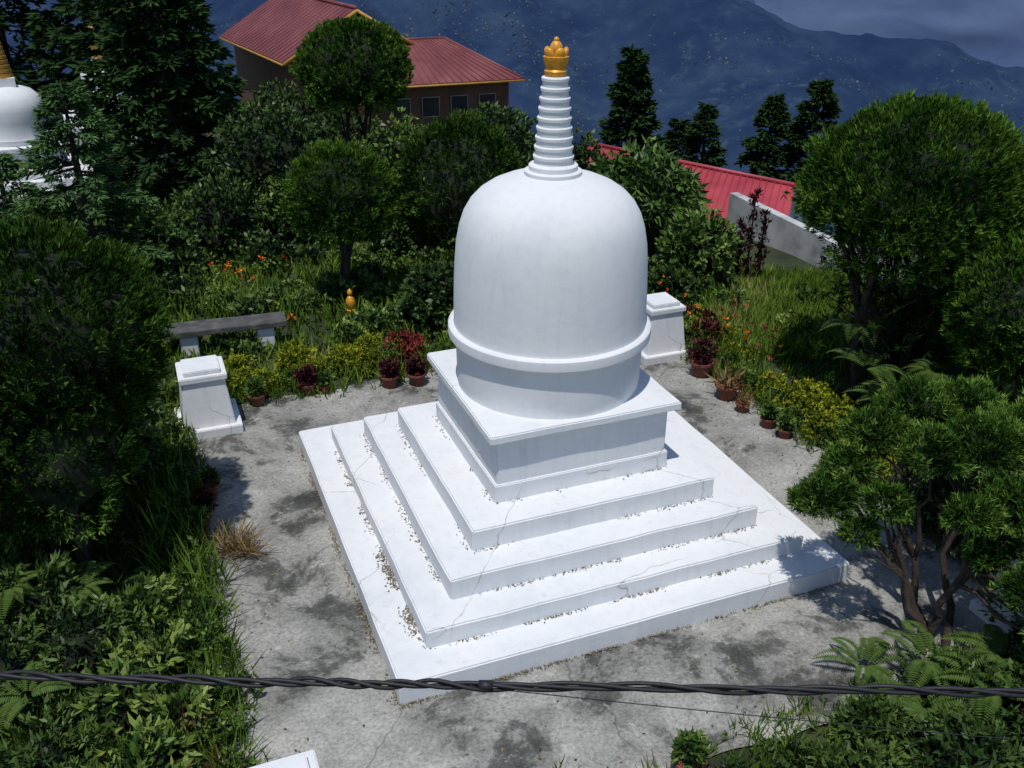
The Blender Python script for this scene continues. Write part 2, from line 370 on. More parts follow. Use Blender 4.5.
# ---------------------------------------------------------------- main stupa
st=empty('buddhist_stupa')
lv=[(-.05,.248,2.6),(.2,.457,2.219),(.4,.706,1.844),(.65,.959,1.467)]
for i,(z0,z1,h) in enumerate(lv): box_obj('step_%d'%(i+1),CX,CY,z0,z1,h,h,M['white'],st,bevel=.016,cuts=10,rough=.013)
box_obj('block_plinth',CX,CY,.9,1.175,1.065,1.065,M['white'],st,bevel=.012,cuts=6,rough=.008)
box_obj('block_body',CX,CY,1.15,1.745,1.035,1.035,M['white'],st,bevel=.012,cuts=6,rough=.008)
box_obj('block_cap',CX,CY,1.735,1.831,1.141,1.141,M['white'],st,bevel=.014,cuts=6,rough=.008)
prof=[(1.06,1.80),(1.065,2.0),(1.07,2.2),(1.075,2.425),(1.145,2.43),(1.158,2.445),(1.16,2.50),(1.155,2.545),(1.135,2.562),(1.095,2.568),(1.09,2.60),(1.088,2.8),(1.08,3.05),(1.066,3.30),(1.048,3.50),(1.012,3.68),(.965,3.82),(.895,3.94),(.80,4.04),(.68,4.12),(.54,4.18),(.40,4.22),(.30,4.24)]
lathe('dome',prof,M['white2'],(CX,CY,0),st,seg=128)
sp=[(.305,4.215),(.31,4.225),(.31,4.275),(.295,4.285),(.262,4.287),(.262,4.335),(.25,4.345),(.218,4.348)]
z=4.348; nb=9; dz=(5.235-z)/nb
for i in range(nb):
    r0=.212-.083*i/nb; r1=.212-.083*(i+1)/nb
    sp+=[(r0-.008,z+.008),(r0-.008,z+dz*.55),(r0+.004,z+dz*.62),(r0+.006,z+dz*.88),(r0-.002,z+dz*.97),(r1-.010,z+dz)]
    z+=dz
sp+=[(.10,5.24),(.09,5.26)]
lathe('spire',sp,M['white2'],(CX,CY,0),st,seg=64)
lathe('finial_cup',[(.07,5.23),(.112,5.25),(.118,5.29),(.10,5.31),(.105,5.33),(.125,5.38),(.132,5.43),(.10,5.44),(.02,5.44)],M['gold'],(CX,CY,0),st,seg=48)
def petals():
    bm=bmesh.new()
    for i in range(5):
        q=i*math.pi*2/5+.1
        m=Matrix.Translation((.085*math.cos(q),.085*math.sin(q),5.45))@Matrix.Rotation(q,4,'Z')@Matrix.Rotation(.35,4,'Y')@Matrix.Diagonal((.036,.06,.075,1))
        bmesh.ops.create_uvsphere(bm,u_segments=14,v_segments=10,radius=1,matrix=m)
    bmesh.ops.create_uvsphere(bm,u_segments=16,v_segments=12,radius=1,matrix=Matrix.Translation((0,0,5.50))@Matrix.Diagonal((.065,.065,.085,1)))
    bmesh.ops.create_uvsphere(bm,u_segments=12,v_segments=8,radius=.028,matrix=Matrix.Translation((0,0,5.59)))
    me=bpy.data.meshes.new('finial_petals'); bm.to_mesh(me); bm.free(); me.materials.append(M['gold'])
    me.polygons.foreach_set('use_smooth',[True]*len(me.polygons))
    link(bpy.data.objects.new('finial_petals',me),st).location=(CX,CY,0)
petals()
# dirt gathered in the joints of the steps and along the foot of the stupa
def dirt():
    P=[]
    def run(h,z,n,side,lo,hi,w=.03):
        for _ in range(n):
            t=rng.uniform(lo,hi)*h; o=h+abs(rng.normal(0,w))+.004
            if mnoise.noise(Vector((t*2.2,h*5,z*9)))<-.12+rng.normal(0,.1): continue
            P.append(S(*{'L':(-o,t),'F':(t,-o)}[side],z+.004))
    for h,z,n in ((2.6,.014,900),(2.219,.252,420),(1.844,.461,260),(1.467,.710,160),(1.065,.963,100)):
        run(h,z,n,'L',-1,1); run(h,z,n,'F',-1,1,.02)
    run(2.219,.252,520,'L',-.95,-.25,.05)
    P=np.array(P);n=len(P)
    D=norm(np.stack([rng.normal(0,1,n),rng.normal(0,1,n),np.zeros(n)],1)); W=norm(np.cross(D,np.tile([0,0,1.],(n,1))))
    P=P+np.stack([np.zeros(n),np.zeros(n),rng.uniform(0,.004,n)],1)
    leaves_obj('dirt_flecks',[(P,D*rng.uniform(.012,.035,(n,1)),W*rng.uniform(.004,.010,(n,1)),rng.uniform(0,1,n))],leaf_mat('step_dirt',[(0,(.07,.055,.035)),(.6,(.17,.14,.09)),(1,(.30,.25,.15))]),None)
dirt()

def plinth(a,b):
    x,y,_=S(a,b); e=empty('white_pedestal')
    box_obj('base_slab',x,y,-.02,.13,.44,.44,M['white'],e)
    box_obj('shaft',x,y,.12,.82,.36,.36,M['white'],e,taper=.80,cuts=2,rough=.006)
    box_obj('cap',x,y,.815,.90,.325,.325,M['white'],e)
    box_obj('cap_top',x,y,.895,.965,.25,.25,M['white'],e)
for a,b in ((-3.72,3.72),(-3.88,-3.98),(3.62,3.62),(3.95,-3.9)): plinth(a,b)

def bench():
    e=empty('stone_bench'); an=math.atan2(.57,1.76); x,y=-4.80,14.75
    box_obj('seat',x,y,.41,.50,.98,.24,M['slab'],e,rot=an,bevel=.01,cuts=4,rough=.01)
    for s in (-.62,.62):
        box_obj('leg_%d'%(1 if s<0 else 2),x+s*math.cos(an),y+s*math.sin(an),-.1,.408,.14,.19,M['white'],e,rot=an)
bench()

# ---------------------------------------------------------------- houses
def poly_obj(name,pts,mat,parent,thick=.08):
    p=[Vector(q) for q in pts]; n=(p[1]-p[0]).cross(p[2]-p[0]).normalized()
    if n.z<0: n=-n
    V=p+[q-n*thick for q in p]; k=len(p)
    F=[tuple(range(k)),tuple(range(2*k-1,k-1,-1))]+[(i,(i+1)%k,(i+1)%k+k,i+k) for i in range(k)]
    ob=mesh_obj(name,V,F,mat,parent)
    bm=bmesh.new(); bm.from_mesh(ob.data); bmesh.ops.recalc_face_normals(bm,faces=bm.faces); bm.to_mesh(ob.data); bm.free()
    return ob
def ribs(name,e0,e1,r0,r1,n,mat,parent,rad=.022):
    lst=[]
    for i in range(n+1):
        t=i/n; p=Vector(e0).lerp(Vector(e1),t)+Vector((0,0,.02)); q=Vector(r0).lerp(Vector(r1),t)+Vector((0,0,.02))
        lst.append(([p,q],[rad,rad]))
    return tubes_obj(name,lst,mat,parent,seg=4)
def beam(name,p,q,mat,parent,w=.09):
    return tubes_obj(name,[([p,q],[w,w])],mat,parent,seg=4)
def house1():
    e=empty('maroon_roof_house')
    c=Vector((-6,37.5,0)); ex=Vector((.87,.5,0)).normalized(); ey=Vector((-.5,.87,0)).normalized()
    def Q(a,b,z): return tuple(c+ex*a+ey*b+Vector((0,0,z)))
    hw=2.9;L=8.2;ze=1.65;zr=3.35;g=-1.4
    poly_obj('roof_left',[Q(-hw,-.5,ze),Q(0,-.5,zr),Q(0,L,zr),Q(-hw,L,ze)],M['maroon'],e)
    poly_obj('roof_right',[Q(0,-.5,zr-.005),Q(hw,-.5,ze),Q(hw,L,ze),Q(0,L,zr-.005)],M['maroon'],e)
    ribs('roof_seams_left',Q(-hw,-.4,ze),Q(-hw,L,ze),Q(0,-.4,zr),Q(0,L,zr),22,M['maroon'],e,.012)
    ribs('roof_seams_right',Q(hw,-.4,ze),Q(hw,L,ze),Q(0,-.4,zr),Q(0,L,zr),22,M['maroon'],e,.012)
    beam('bargeboard_left',Q(-hw,-.56,ze-.06),Q(0,-.56,zr-.06),M['trim'],e,.08)
    beam('bargeboard_right',Q(hw,-.56,ze-.06),Q(0,-.56,zr-.06),M['trim'],e,.08)
    beam('ridge_cap',Q(0,-.5,zr+.03),Q(0,L,zr+.03),M['maroon'],e,.09)
    beam('eave_trim',Q(-hw,-.5,ze-.08),Q(-hw,L,ze-.08),M['trim'],e,.05)
    w=hw-.45
    V=[Q(-w,0,g),Q(w,0,g),Q(w,0,ze+.1),Q(0,0,zr-.18),Q(-w,0,ze+.1),Q(-w,L-.4,g),Q(w,L-.4,g),Q(w,L-.4,ze+.1),Q(0,L-.4,zr-.18),Q(-w,L-.4,ze+.1)]
    mesh_obj('walls',V,[(0,1,2,3,4),(9,8,7,6,5),(0,4,9,5),(1,6,7,2)],M['wallbrown'],e)
    for i,a in enumerate((-1.5,0,1.5)):
        V=[Q(a-.45,-.03,.1),Q(a+.45,-.03,.1),Q(a+.45,-.03,1.2),Q(a-.45,-.03,1.2)]
        mesh_obj('window_%d'%i,V,[(0,1,2,3)],M['glass'],e)
        for k,(p,q) in enumerate(((0,1),(1,2),(2,3),(3,0))): beam('frame_%d_%d'%(i,k),V[p],V[q],M['frame'],e,.04)
        beam('mullion_%d'%i,Q(a,-.04,.1),Q(a,-.04,1.2),M['frame'],e,.03)
    A=(-5.2,34.9,.95);B=(.35,37.1,.95);C=(-1.0,41.2,.95);D=(-6.4,39.5,.95);r1=(-5.2,38.0,2.15);r2=(-2.7,38.9,2.15)
    poly_obj('wing_roof_front',[A,B,r2,r1],M['maroon'],e); poly_obj('wing_roof_end',[B,C,r2],M['maroon'],e); poly_obj('wing_roof_back',[C,D,r1,r2],M['maroon'],e); poly_obj('wing_roof_side',[D,A,r1],M['maroon'],e)
    ribs('wing_seams',A,B,r1,r2,20,M['maroon'],e,.012)
    beam('wing_hip',B,r2,M['maroon'],e,.07); beam('wing_ridge',r1,r2,M['maroon'],e,.07)
    for i,(p,q) in enumerate(((A,B),(B,C))): beam('wing_fascia_%d'%i,(p[0],p[1],p[2]-.07),(q[0],q[1],q[2]-.07),M['trim'],e,.05)
    a=(-4.9,35.5);b=(-.2,37.35);cc=(-1.3,40.7);d=(-6,39)
    V=[(p[0],p[1],zz) for zz in (-1.6,.93) for p in (a,b,cc,d)]
    mesh_obj('wing_walls',V,[(0,1,5,4),(1,2,6,5),(2,3,7,6),(3,0,4,7)],M['wallbrown'],e)
    for i in range(4):
        t0=.1+.22*i; t1=t0+.13
        p=Vector((a[0],a[1],0)).lerp(Vector((b[0],b[1],0)),t0)+Vector((.02,-.04,0)); q=Vector((a[0],a[1],0)).lerp(Vector((b[0],b[1],0)),t1)+Vector((.02,-.04,0))
        V=[p+Vector((0,0,-.3)),q+Vector((0,0,-.3)),q+Vector((0,0,.4)),p+Vector((0,0,.4))]
        mesh_obj('wing_window_%d'%i,V,[(0,1,2,3)],M['glass'],e)
        for k,(s,t) in enumerate(((0,1),(1,2),(2,3),(3,0))): beam('wing_frame_%d_%d'%(i,k),V[s],V[t],M['frame'],e,.018)
house1()
def house2():
    e=empty('red_roof_house')
    r0=(2.55,31.9,-.32);r1=(8.0,26.8,-.32); e0=(1.2,28.6,-1.3);e1=(6.9,23.6,-1.3); b0=(4.6,34.6,-1.3);b1=(10.0,29.5,-1.3)
    poly_obj('roof_front',[e0,e1,r1,r0],M['redroof'],e); poly_obj('roof_back',[r0,r1,b1,b0],M['redroof'],e)
    ribs('roof_ribs',e0,e1,r0,r1,34,M['redroof'],e,.024)
    beam('ridge_cap',(r0[0],r0[1],r0[2]+.03),(r1[0],r1[1],r1[2]+.03),M['redroof'],e,.08)
    V=[(p[0],p[1],zz) for zz in (-4.2,-1.36) for p in ((1.7,28.7),(6.8,24.2),(9.6,29.3),(4.7,34.0))]+[(7.9,27.0,-.42),(2.8,31.6,-.42)]
    mesh_obj('walls',V,[(0,1,5,4),(1,2,6,8,5),(2,3,7,6),(3,0,4,9,7)],M['wallgrey'],e)
house2()
def wall2():
    pts=[(5.2,22.6,.62),(6.0,20.9,.54),(6.95,19.0,.42),(7.6,17.8,.36)]
    V=[];F=[]
    for i,(x,y,z) in enumerate(pts):
        zb=float(gz(x,y))-.6
        V+=[(x,y,zb),(x+.2,y+.08,zb),(x+.2,y+.08,z),(x,y,z)]
    for i in range(len(pts)-1):
        o=i*4
        for k in range(4): F.append((o+k,o+(k+1)%4,o+4+(k+1)%4,o+4+k))
    n4=4*(len(pts)-1)
    F+=[(0,3,2,1),(n4,n4+1,n4+2,n4+3)]
    ob=mesh_obj('plaster_wall',V,F,M['wallgrey'])
    bm=bmesh.new(); bm.from_mesh(ob.data); bmesh.ops.recalc_face_normals(bm,faces=bm.faces); bm.to_mesh(ob.data); bm.free()
wall2()

def chorten(x,y,z0,s,name='small_stupa'):
    e=empty(name,(x,y,z0)); e.scale=(s,s,s); e.rotation_euler=(0,0,.5)
    for i,(a,b,h) in enumerate(((-1,.3,1.9),(.28,.55,1.6),(.53,.8,1.3),(.78,1.3,1.0),(1.28,1.4,1.1))): box_obj('tier_%d'%i,0,0,a,b,h,h,M['white2'],e,rot=0,bevel=.01)
    lathe('dome',[(.8,1.38),(.86,1.55),(.84,1.6),(.88,2.0),(.92,2.3),(.86,2.6),(.66,2.8),(.4,2.9),(.3,2.92)],M['white2'],(0,0,0),e,seg=48)
    box_obj('harmika',0,0,2.9,3.15,.3,.3,M['white2'],e,rot=0)
    pr=[(.3,3.14)];z=3.15
    for i in range(11):
        r=.29-.018*i; pr+=[(r,z+.01),(r,z+.09),(r-.04,z+.10),(r-.04,z+.12)]; z+=.12
    pr+=[(.14,z),(.2,z+.05),(.1,z+.15),(.03,z+.4)]
    lathe('spire',pr,M['brass'],(0,0,0),e,seg=32)
chorten(-13.45,26.0,-.35,.95)
chorten(-13.55,32.5,.1,.68)

# ---------------------------------------------------------------- vegetation
def leafy(name,blobs,mat,parent=None,lump=.16):
    parts=[]
    for i,(c,r,n,k,ln,wd,o) in enumerate(blobs):
        P,Nn,t=crown_pts(c,r,n,lump=o.get('lump',lump),nl=o.get('nl',30),lsz=o.get('lsz',.35),zmin=o.get('zmin',-1),depth=o.get('depth',(.8,1.03)),seed=int(abs(c[0]*31+c[1]*17))+i,fine=o.get('fine',0))
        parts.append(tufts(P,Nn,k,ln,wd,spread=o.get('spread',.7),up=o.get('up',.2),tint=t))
    return leaves_obj(name,parts,mat,parent)
def topiary(name,base,c,r,ntuft,mat,k=14,ln=.12,wd=.012,stems=3,zmin=-.55,**o):
    e=empty(name); o=dict(dict(zmin=zmin,depth=(.87,1.03),lump=.08,nl=60,lsz=.25,spread=.5,up=.8,fine=.12),**o)
    leafy('crown',[(c,r,ntuft,k,ln,wd,o)],mat,e)
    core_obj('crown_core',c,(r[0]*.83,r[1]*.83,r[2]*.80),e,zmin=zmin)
    l=[]
    for i in range(stems):
        b=(base[0]+rng.normal(0,.08),base[1]+rng.normal(0,.08),base[2]-.1)
        t=(c[0]+rng.normal(0,r[0]*.25),c[1]+rng.normal(0,r[1]*.25),c[2])
        pts=wob(b,t,7,.05); l.append((pts,[.075*(1-.6*j/7)*r[0]**.5 for j in range(8)]))
        for _ in range(5):
            j=rng.integers(3,7); d=norm(np.append(rng.normal(0,1,2),.4)); q=np.array(c)+d*np.array(r)*.7; q[2]=c[2]+abs(rng.normal(0,.2))*r[2]
            l.append((wob(pts[j],q,4,.06),[.03,.025,.02,.015,.008]))
    tubes_obj('trunk',l,M['bark'],e,seg=7)
    return e
topiary('cedar_tree',(-3.15,17.0,0),(-3.1,17,2.0),(.98,.96,.92),3000,M['crypt'],k=10,ln=.085,wd=.012,stems=2,zmin=-.75)
topiary('cedar_tree',(-1.0,17.6,0),(-1.05,17.6,2.05),(1.14,1.07,1.17),3300,M['cryptd'],k=10,ln=.10,wd=.014,stems=3,zmin=-.9,lump=.16)
topiary('cedar_tree',(-3.8,24,-.4),(-3.85,24,3.2),(1.30,1.25,1.10),2700,M['crypt'],k=10,ln=.11,wd=.018,stems=2,zmin=-.8)
def big_right():
    e=empty('cedar_tree'); c=(5.62,13.3,3.2)
    O=dict(zmin=-.45,lump=.08,nl=80,lsz=.2,up=.8,spread=.5,fine=.11,depth=(.87,1.03))
    bl=[(c,(1.47,1.42,1.24),5400,11,.10,.012,O),
        ((6.7,13.2,2.85),(.98,1.0,.98),1800,11,.10,.012,dict(O,zmin=-.5)),
        ((5.4,13.0,2.55),(.8,.75,.6),650,11,.11,.011,dict(O,zmin=-.9,lump=.3))]
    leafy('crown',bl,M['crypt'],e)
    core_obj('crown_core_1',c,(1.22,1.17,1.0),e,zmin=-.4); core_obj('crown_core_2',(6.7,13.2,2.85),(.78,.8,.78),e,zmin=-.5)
    l=[]
    for i in range(7):
        b=(5.65+rng.normal(0,.18),12.9+rng.normal(0,.15),-.1); t=(c[0]+rng.normal(0,.5),c[1]+rng.normal(0,.4),2.8)
        pts=wob(b,t,8,.05); l.append((pts,[.075*(1-.6*j/8) for j in range(9)]))
        for _ in range(6):
            j=rng.integers(3,8); q=Vector(pts[j])+Vector((rng.normal(0,.4),rng.normal(0,.4),abs(rng.normal(.4,.2)))); l.append((wob(pts[j],q,4,.06),[.028,.022,.018,.012,.006]))
    tubes_obj('trunk',l,M['bark'],e,seg=7)
    P=np.array([5.85,13.1,1.7])+rng.normal(0,1,(800,3))*np.array([.6,.5,.65]); P=P[P[:,2]>.4]
    leaves_obj('lower_sprays',[tufts(P,norm(rng.normal(0,1,P.shape)),12,.13,.012,.6,up=-.2,tint=rng.normal(.3,.15,len(P)))],M['cryptd'],e)
big_right()
topiary('cedar_tree',(6.95,11.6,0),(6.9,11.7,2.05),(1.05,1.05,1.0),2700,M['crypt'],k=11,ln=.095,wd=.012,zmin=-.8)
def big_left():
    e=empty('cedar_tree')
    O=dict(zmin=-.7,lump=.08,nl=90,lsz=.2,up=.7,spread=.5,fine=.11,depth=(.87,1.03))
    bl=[((-4.95,9.0,2.75),(1.28,1.26,1.16),5200,11,.09,.0105,O),
        ((-5.6,8.3,2.3),(1.15,1.1,1.1),2600,11,.09,.0105,O),
        ((-4.75,8.4,1.8),(.85,.8,.85),1500,11,.09,.0105,dict(O,zmin=-.9,lump=.2)),
        ((-5.6,10.0,1.7),(.9,.9,1.0),1000,11,.09,.0105,dict(O,zmin=-.9,lump=.2))]
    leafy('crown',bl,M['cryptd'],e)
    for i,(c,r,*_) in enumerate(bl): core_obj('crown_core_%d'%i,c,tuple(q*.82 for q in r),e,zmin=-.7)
    l=[]
    for i in range(5):
        b=(-4.95+rng.normal(0,.15),8.9+rng.normal(0,.12),-.1); t=(-5.0+rng.normal(0,.3),8.9+rng.normal(0,.25),2.3)
        pts=wob(b,t,8,.02); l.append((pts,[.08*(1-.6*j/8) for j in range(9)]))
    tubes_obj('trunk',l,M['bark'],e)
big_left()
def juniper():
    e=empty('juniper_tree'); base=Vector((4.3,7.55,0))
    pads=[((3.2,8.1,1.5),.27),((3.45,8.35,1.7),.24),((3.75,8.6,1.95),.28),((4.3,8.9,2.05),.36),((4.85,9.0,2.0),.34),((4.15,8.1,2.0),.28),((4.65,8.2,2.05),.34),((3.65,7.8,1.62),.20),((5.25,8.4,1.95),.42),((4.85,7.6,1.7),.32),((5.1,7.1,1.45),.36),((3.42,7.75,1.3),.15),((4.75,6.9,1.25),.26),((5.0,6.45,1.05),.34),((3.1,8.35,1.28),.18),((4.3,7.45,1.72),.20),((4.6,7.5,1.25),.2),((5.3,7.8,1.4),.4)]
    bl=[(c,(r,r*.95,r*.74),int(1300*r*r*3.4+80),11,.075,.0068,dict(zmin=-.6,lump=.3,nl=30,lsz=.4,up=.5,spread=.65,fine=.14,depth=(.55,1.08))) for c,r in pads]
    leafy('foliage',bl,M['jun'],e)
    for i,(c,r) in enumerate(pads):
        if r>.25: core_obj('foliage_core_%d'%i,c,(r*.6,r*.6,r*.42),e,lump=.3)
    l=[]
    stems=[wob(base+Vector((rng.normal(0,.1),rng.normal(0,.1),-.1)),Vector((4.1+dx,8.0+dy,1.35)),7,.09) for dx,dy in ((-.6,.2),(0,.4),(.4,-.3),(.7,.5),(-.3,-.3))]
    for s in stems: l.append((s,[.048*(1-.5*j/7) for j in range(8)]))
    for c,r in pads:
        s=min(stems,key=lambda q:(q[-1]-Vector(c)).length); j=int(rng.integers(3,7))
        l.append((wob(s[j],Vector(c)-Vector((0,0,r*.2)),6,.08),[.028,.025,.021,.018,.015,.011,.007]))
        for _ in range(3): l.append((wob(s[min(7,j+1)],Vector(c)+Vector(rng.normal(0,r*.4,3)),5,.08),[.016,.014,.012,.01,.008,.004]))
    tubes_obj('trunk',l,M['bark'],e,seg=7)
juniper()

def conifer(name,base,h,r,mat,nb=130,nl=90,ln=.22,wd=.02,z0=.08,droop=.35,top=.05):
    e=empty(name); base=np.array(base,float); parts=[]; tb=[]
    for i in range(nb):
        t=z0+(1-z0)*(i+.5)/nb*.97; L=r*((1-t)**.8+top)*rng.uniform(.75,1.12); a=rng.uniform(0,2*math.pi)
        s=np.sqrt(rng.uniform(.03,1,nl)); d=np.array([math.cos(a),math.sin(a),0]); sd=np.array([-math.sin(a),math.cos(a),0])
        lift=.18*(t>.6)
        P=base+np.outer(s*L,d)+np.array([0,0,t*h]); P[:,2]+=L*(lift*s-droop*s*s+.12*s**4)
        lat=rng.uniform(-1,1,nl)*.32*L*(1.05-s)+rng.normal(0,.02,nl); P+=np.outer(lat,sd); P[:,2]+=rng.normal(0,.03,nl)
        D=norm(d*.8+np.outer(np.sign(lat)*rng.uniform(.3,1,nl),sd)+rng.normal(0,.3,(nl,3))+np.array([0,0,-.15]))
        D=D*ln*rng.uniform(.6,1.2,(nl,1)); W=norm(np.cross(D,rng.normal(0,.5,(nl,3))+np.array([0,0,1])))*wd
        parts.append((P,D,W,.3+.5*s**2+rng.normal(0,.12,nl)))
        if i%2==0: tb.append(([tuple(base+[0,0,t*h]),tuple(base+d*L*.8+np.array([0,0,t*h-L*droop*.5]))],[.02+.012*L,.006]))
    tb.append(([tuple(base+[0,0,-.3]),tuple(base+[0,0,h*.5]),tuple(base+[0,0,h])],[.05*h**.5+.04,.03*h**.5+.02,.01]))
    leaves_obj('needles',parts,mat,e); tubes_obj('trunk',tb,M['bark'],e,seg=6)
conifer('spruce_tree',(-7.9,17.2,-.1),4.1,1.85,M['spruce'],nb=105,nl=140,ln=.17,wd=.020,droop=.3)
conifer('spruce_tree',(-10.0,18.4,-.1),2.7,1.5,M['spruce'],nb=60,nl=100,ln=.17,wd=.020,droop=.3)
conifer('conifer_tree',(-8.5,24.2,-.4),8.2,2.1,M['conif'],nb=200,nl=110,ln=.30,wd=.048,top=.15)
conifer('conifer_tree',(-10.9,28.5,-.6),8.8,2.2,M['conif'],nb=130,nl=80,ln=.40,wd=.06)
conifer('conifer_tree',(-15.0,36,-.8),9.5,2.6,M['conif'],nb=110,nl=70,ln=.5,wd=.08)
conifer('conifer_tree',(-18.8,37,-.8),9.5,2.6,M['conif'],nb=110,nl=70,ln=.5,wd=.08)
conifer('conifer_tree',(-13.0,38,-1),9.0,2.4,M['conif'],nb=110,nl=70,ln=.5,wd=.08)
conifer('conifer_tree',(5.35,45,-4.6),5.7,1.5,M['conif'],nb=120,nl=90,ln=.4,wd=.07,droop=.2,top=.14)
conifer('conifer_tree',(9.1,46,-6),4.5,1.3,M['conif'],nb=80,nl=70,ln=.4,wd=.07,droop=.2)
conifer('conifer_tree',(12.2,46,-6),4.9,1.7,M['conif'],nb=90,nl=80,ln=.4,wd=.07,droop=.2)
conifer('conifer_tree',(14.0,45,-5),4.8,1.7,M['conif'],nb=90,nl=80,ln=.4,wd=.07,droop=.2)
conifer('conifer_tree',(8.0,47,-7),4.6,1.6,M['conif'],nb=80,nl=70,ln=.4,wd=.07,droop=.2)

def shrub(name,c,r,mat,n=500,k=12,ln=.14,wd=.03,zr=None,**o):
    zr=zr or r*.9
    e=empty(name); leafy('leaves',[(c,(r,r,zr),n,k,ln,wd,dict(dict(lump=.3,nl=25,lsz=.45,depth=(.6,1.1),spread=.9,up=.3,zmin=-.9),**o))],mat,e)
    core_obj('inner_leaves',c,(r*.62,r*.62,zr*.62),e,lump=.4)
    g=float(gz(c[0],c[1])); l=[]
    for i in range(4):
        l.append((wob((c[0]+rng.normal(0,.08),c[1]+rng.normal(0,.08),g-.1),(c[0]+rng.normal(0,r*.4),c[1]+rng.normal(0,r*.4),c[2]+zr*.3),5,.06),[.045,.04,.033,.026,.018,.01]))
    tubes_obj('stems',l,M['bark'],e,seg=6)
SH=[((-5.6,22,1.4),1.3,'dbroad'),((-6.4,20,.6),.9,'dbroad'),((-2.6,23,1.1),1.0,'broad'),((-.4,24,1.35),.95,'dbroad'),((1.5,26,.3),1.0,'dbroad'),
    ((3.6,18,.75),.68,'broad'),((-1.3,15.9,.55),.6,'dbroad'),((-7.1,18,.5),.8,'dbroad'),((-4.9,27,.7),1.0,'dbroad'),((-6.6,28.0,.9),1.2,'dbroad'),
    ((.6,21,.9),.95,'dbroad'),((-2.4,20.2,.7),.8,'dbroad'),((7.4,15.4,.5),.8,'dbroad'),((-1.6,20.8,1.0),.8,'broad'),((-4.7,21,.7),.7,'broad'),
    ((8.2,13.2,1.4),1.1,'dbroad'),((3.4,27.5,-.8),1.0,'dbroad'),((-9.3,15.2,.8),1.1,'dbroad'),((-7.6,13.6,.8),1.0,'dbroad'),((-6.3,12.2,.6),.8,'dbroad'),((6.3,13.9,.5),.7,'dbroad')]
for c,r,m in SH: shrub('shrub',c,r,M[m],n=int(400*r+100),k=10,ln=.15,wd=.038)
e=empty('rhododendron_bush')
P,Nn,t=crown_pts((2.75,20,1.25),(1.15,1.0,.85),330,lump=.25,depth=(.75,1.05),zmin=-.4,seed=3)
leaves_obj('leaves',[tufts(P,Nn,12,.27,.04,.9,up=.1,tint=t-.1,droop=.25)],M['broad'],e); core_obj('inner_leaves',(2.75,20,1.2),(.8,.7,.55),e)
tubes_obj('stems',[(wob((2.75,20,-.3),(2.75+rng.normal(0,.4),20,1.2),5),[.05,.04,.03,.03,.02,.01]) for _ in range(5)],M['bark'],e)
for c,r in (((5.4,9.9,.45),.65),((6.1,9.0,.7),.85),((5.8,10.9,.5),.65),((4.9,6.3,.3),.5),((5.9,7.6,.8),.85),((3.9,5.8,.25),.42),((4.3,6.8,.2),.35),((3.3,6.35,.12),.25),((2.95,5.75,.12),.26)): shrub('shrub',c,r,M['dbroad'],n=int(500*r+130),k=9,ln=.10,wd=.021)
for i,(c,r) in enumerate((((-4.2,7.1,.35),.40),((-3.5,6.4,.25),.34),((-3.05,5.75,.2),.28),((-4.75,6.5,.5),.48),((-3.9,5.6,.35),.36),((-3.85,7.75,.2),.24),((-3.45,7.1,.15),.20),((-3.0,6.4,.12),.18),((-3.35,5.3,.3),.3))):
    dk=i in (0,3,4,8); shrub('shrub',c,r,M['dbroad' if dk else 'broad'],n=int((700 if dk else 420)*r+40),k=8,ln=.10 if dk else .14,wd=.017 if dk else .026,depth=(.3,1.25),lump=.6,zr=r*(.9 if dk else 1.2))
for c,r in (((-5.8,7.0,.8),.8),((-5.4,5.7,.8),.7),((-6.4,9,.9),1.0),((-5.1,10.6,.35),.5),((-5.4,11.4,.45),.55),((-4.9,7.6,.4),.5)): shrub('shrub',c,r,M['dbroad'],n=430,k=11,ln=.11,wd=.021)

# grass ------------------------------------------------------
def in_plaza(x,y,m=3.95):
    a,b=toS(x,y); return (np.abs(a)<m)&(np.abs(b)<m)
def grass(name,n,xr,yr,h,w,mat,k=7,cond=None,tmean=.5):
    x=rng.uniform(*xr,n);y=rng.uniform(*yr,n); ok=~in_plaza(x,y)
    if cond is not None: ok&=cond(x,y)
    x,y=x[ok],y[ok]; z=gz(x,y)
    P=np.stack([x,y,z-.02],1); t=np.array([tmean+.6*mnoise.noise(Vector((a*.6,b*.6,1))) for a,b in zip(x,y)])
    part=tufts(P,np.tile([0,0,1.],(len(P),1)),k,h,w,.42,tint=t)
    leaves_obj(name,[part],mat)
grass('grass',17000,(-14,14),(13,28),.27,.018,M['grass'],k=6,cond=lambda x,y:(np.abs(x)<.62*y+1)&~((x>5.0)&(y>18.5)),tmean=.52)
grass('grass',2200,(-6.5,-2.3),(7.6,13),.28,.009,M['grass'],k=7,tmean=.3)
grass('grass',1300,(-4.5,-2.2),(4.6,7.6),.24,.009,M['grass'],k=6,tmean=.35)
grass('grass',3600,(2.0,7.5),(4.8,13),.22,.009,M['grass'],k=7,tmean=.25)
grass('grass',4200,(3.6,7.0),(14.5,18.6),.30,.014,M['grass'],k=8,tmean=.65)
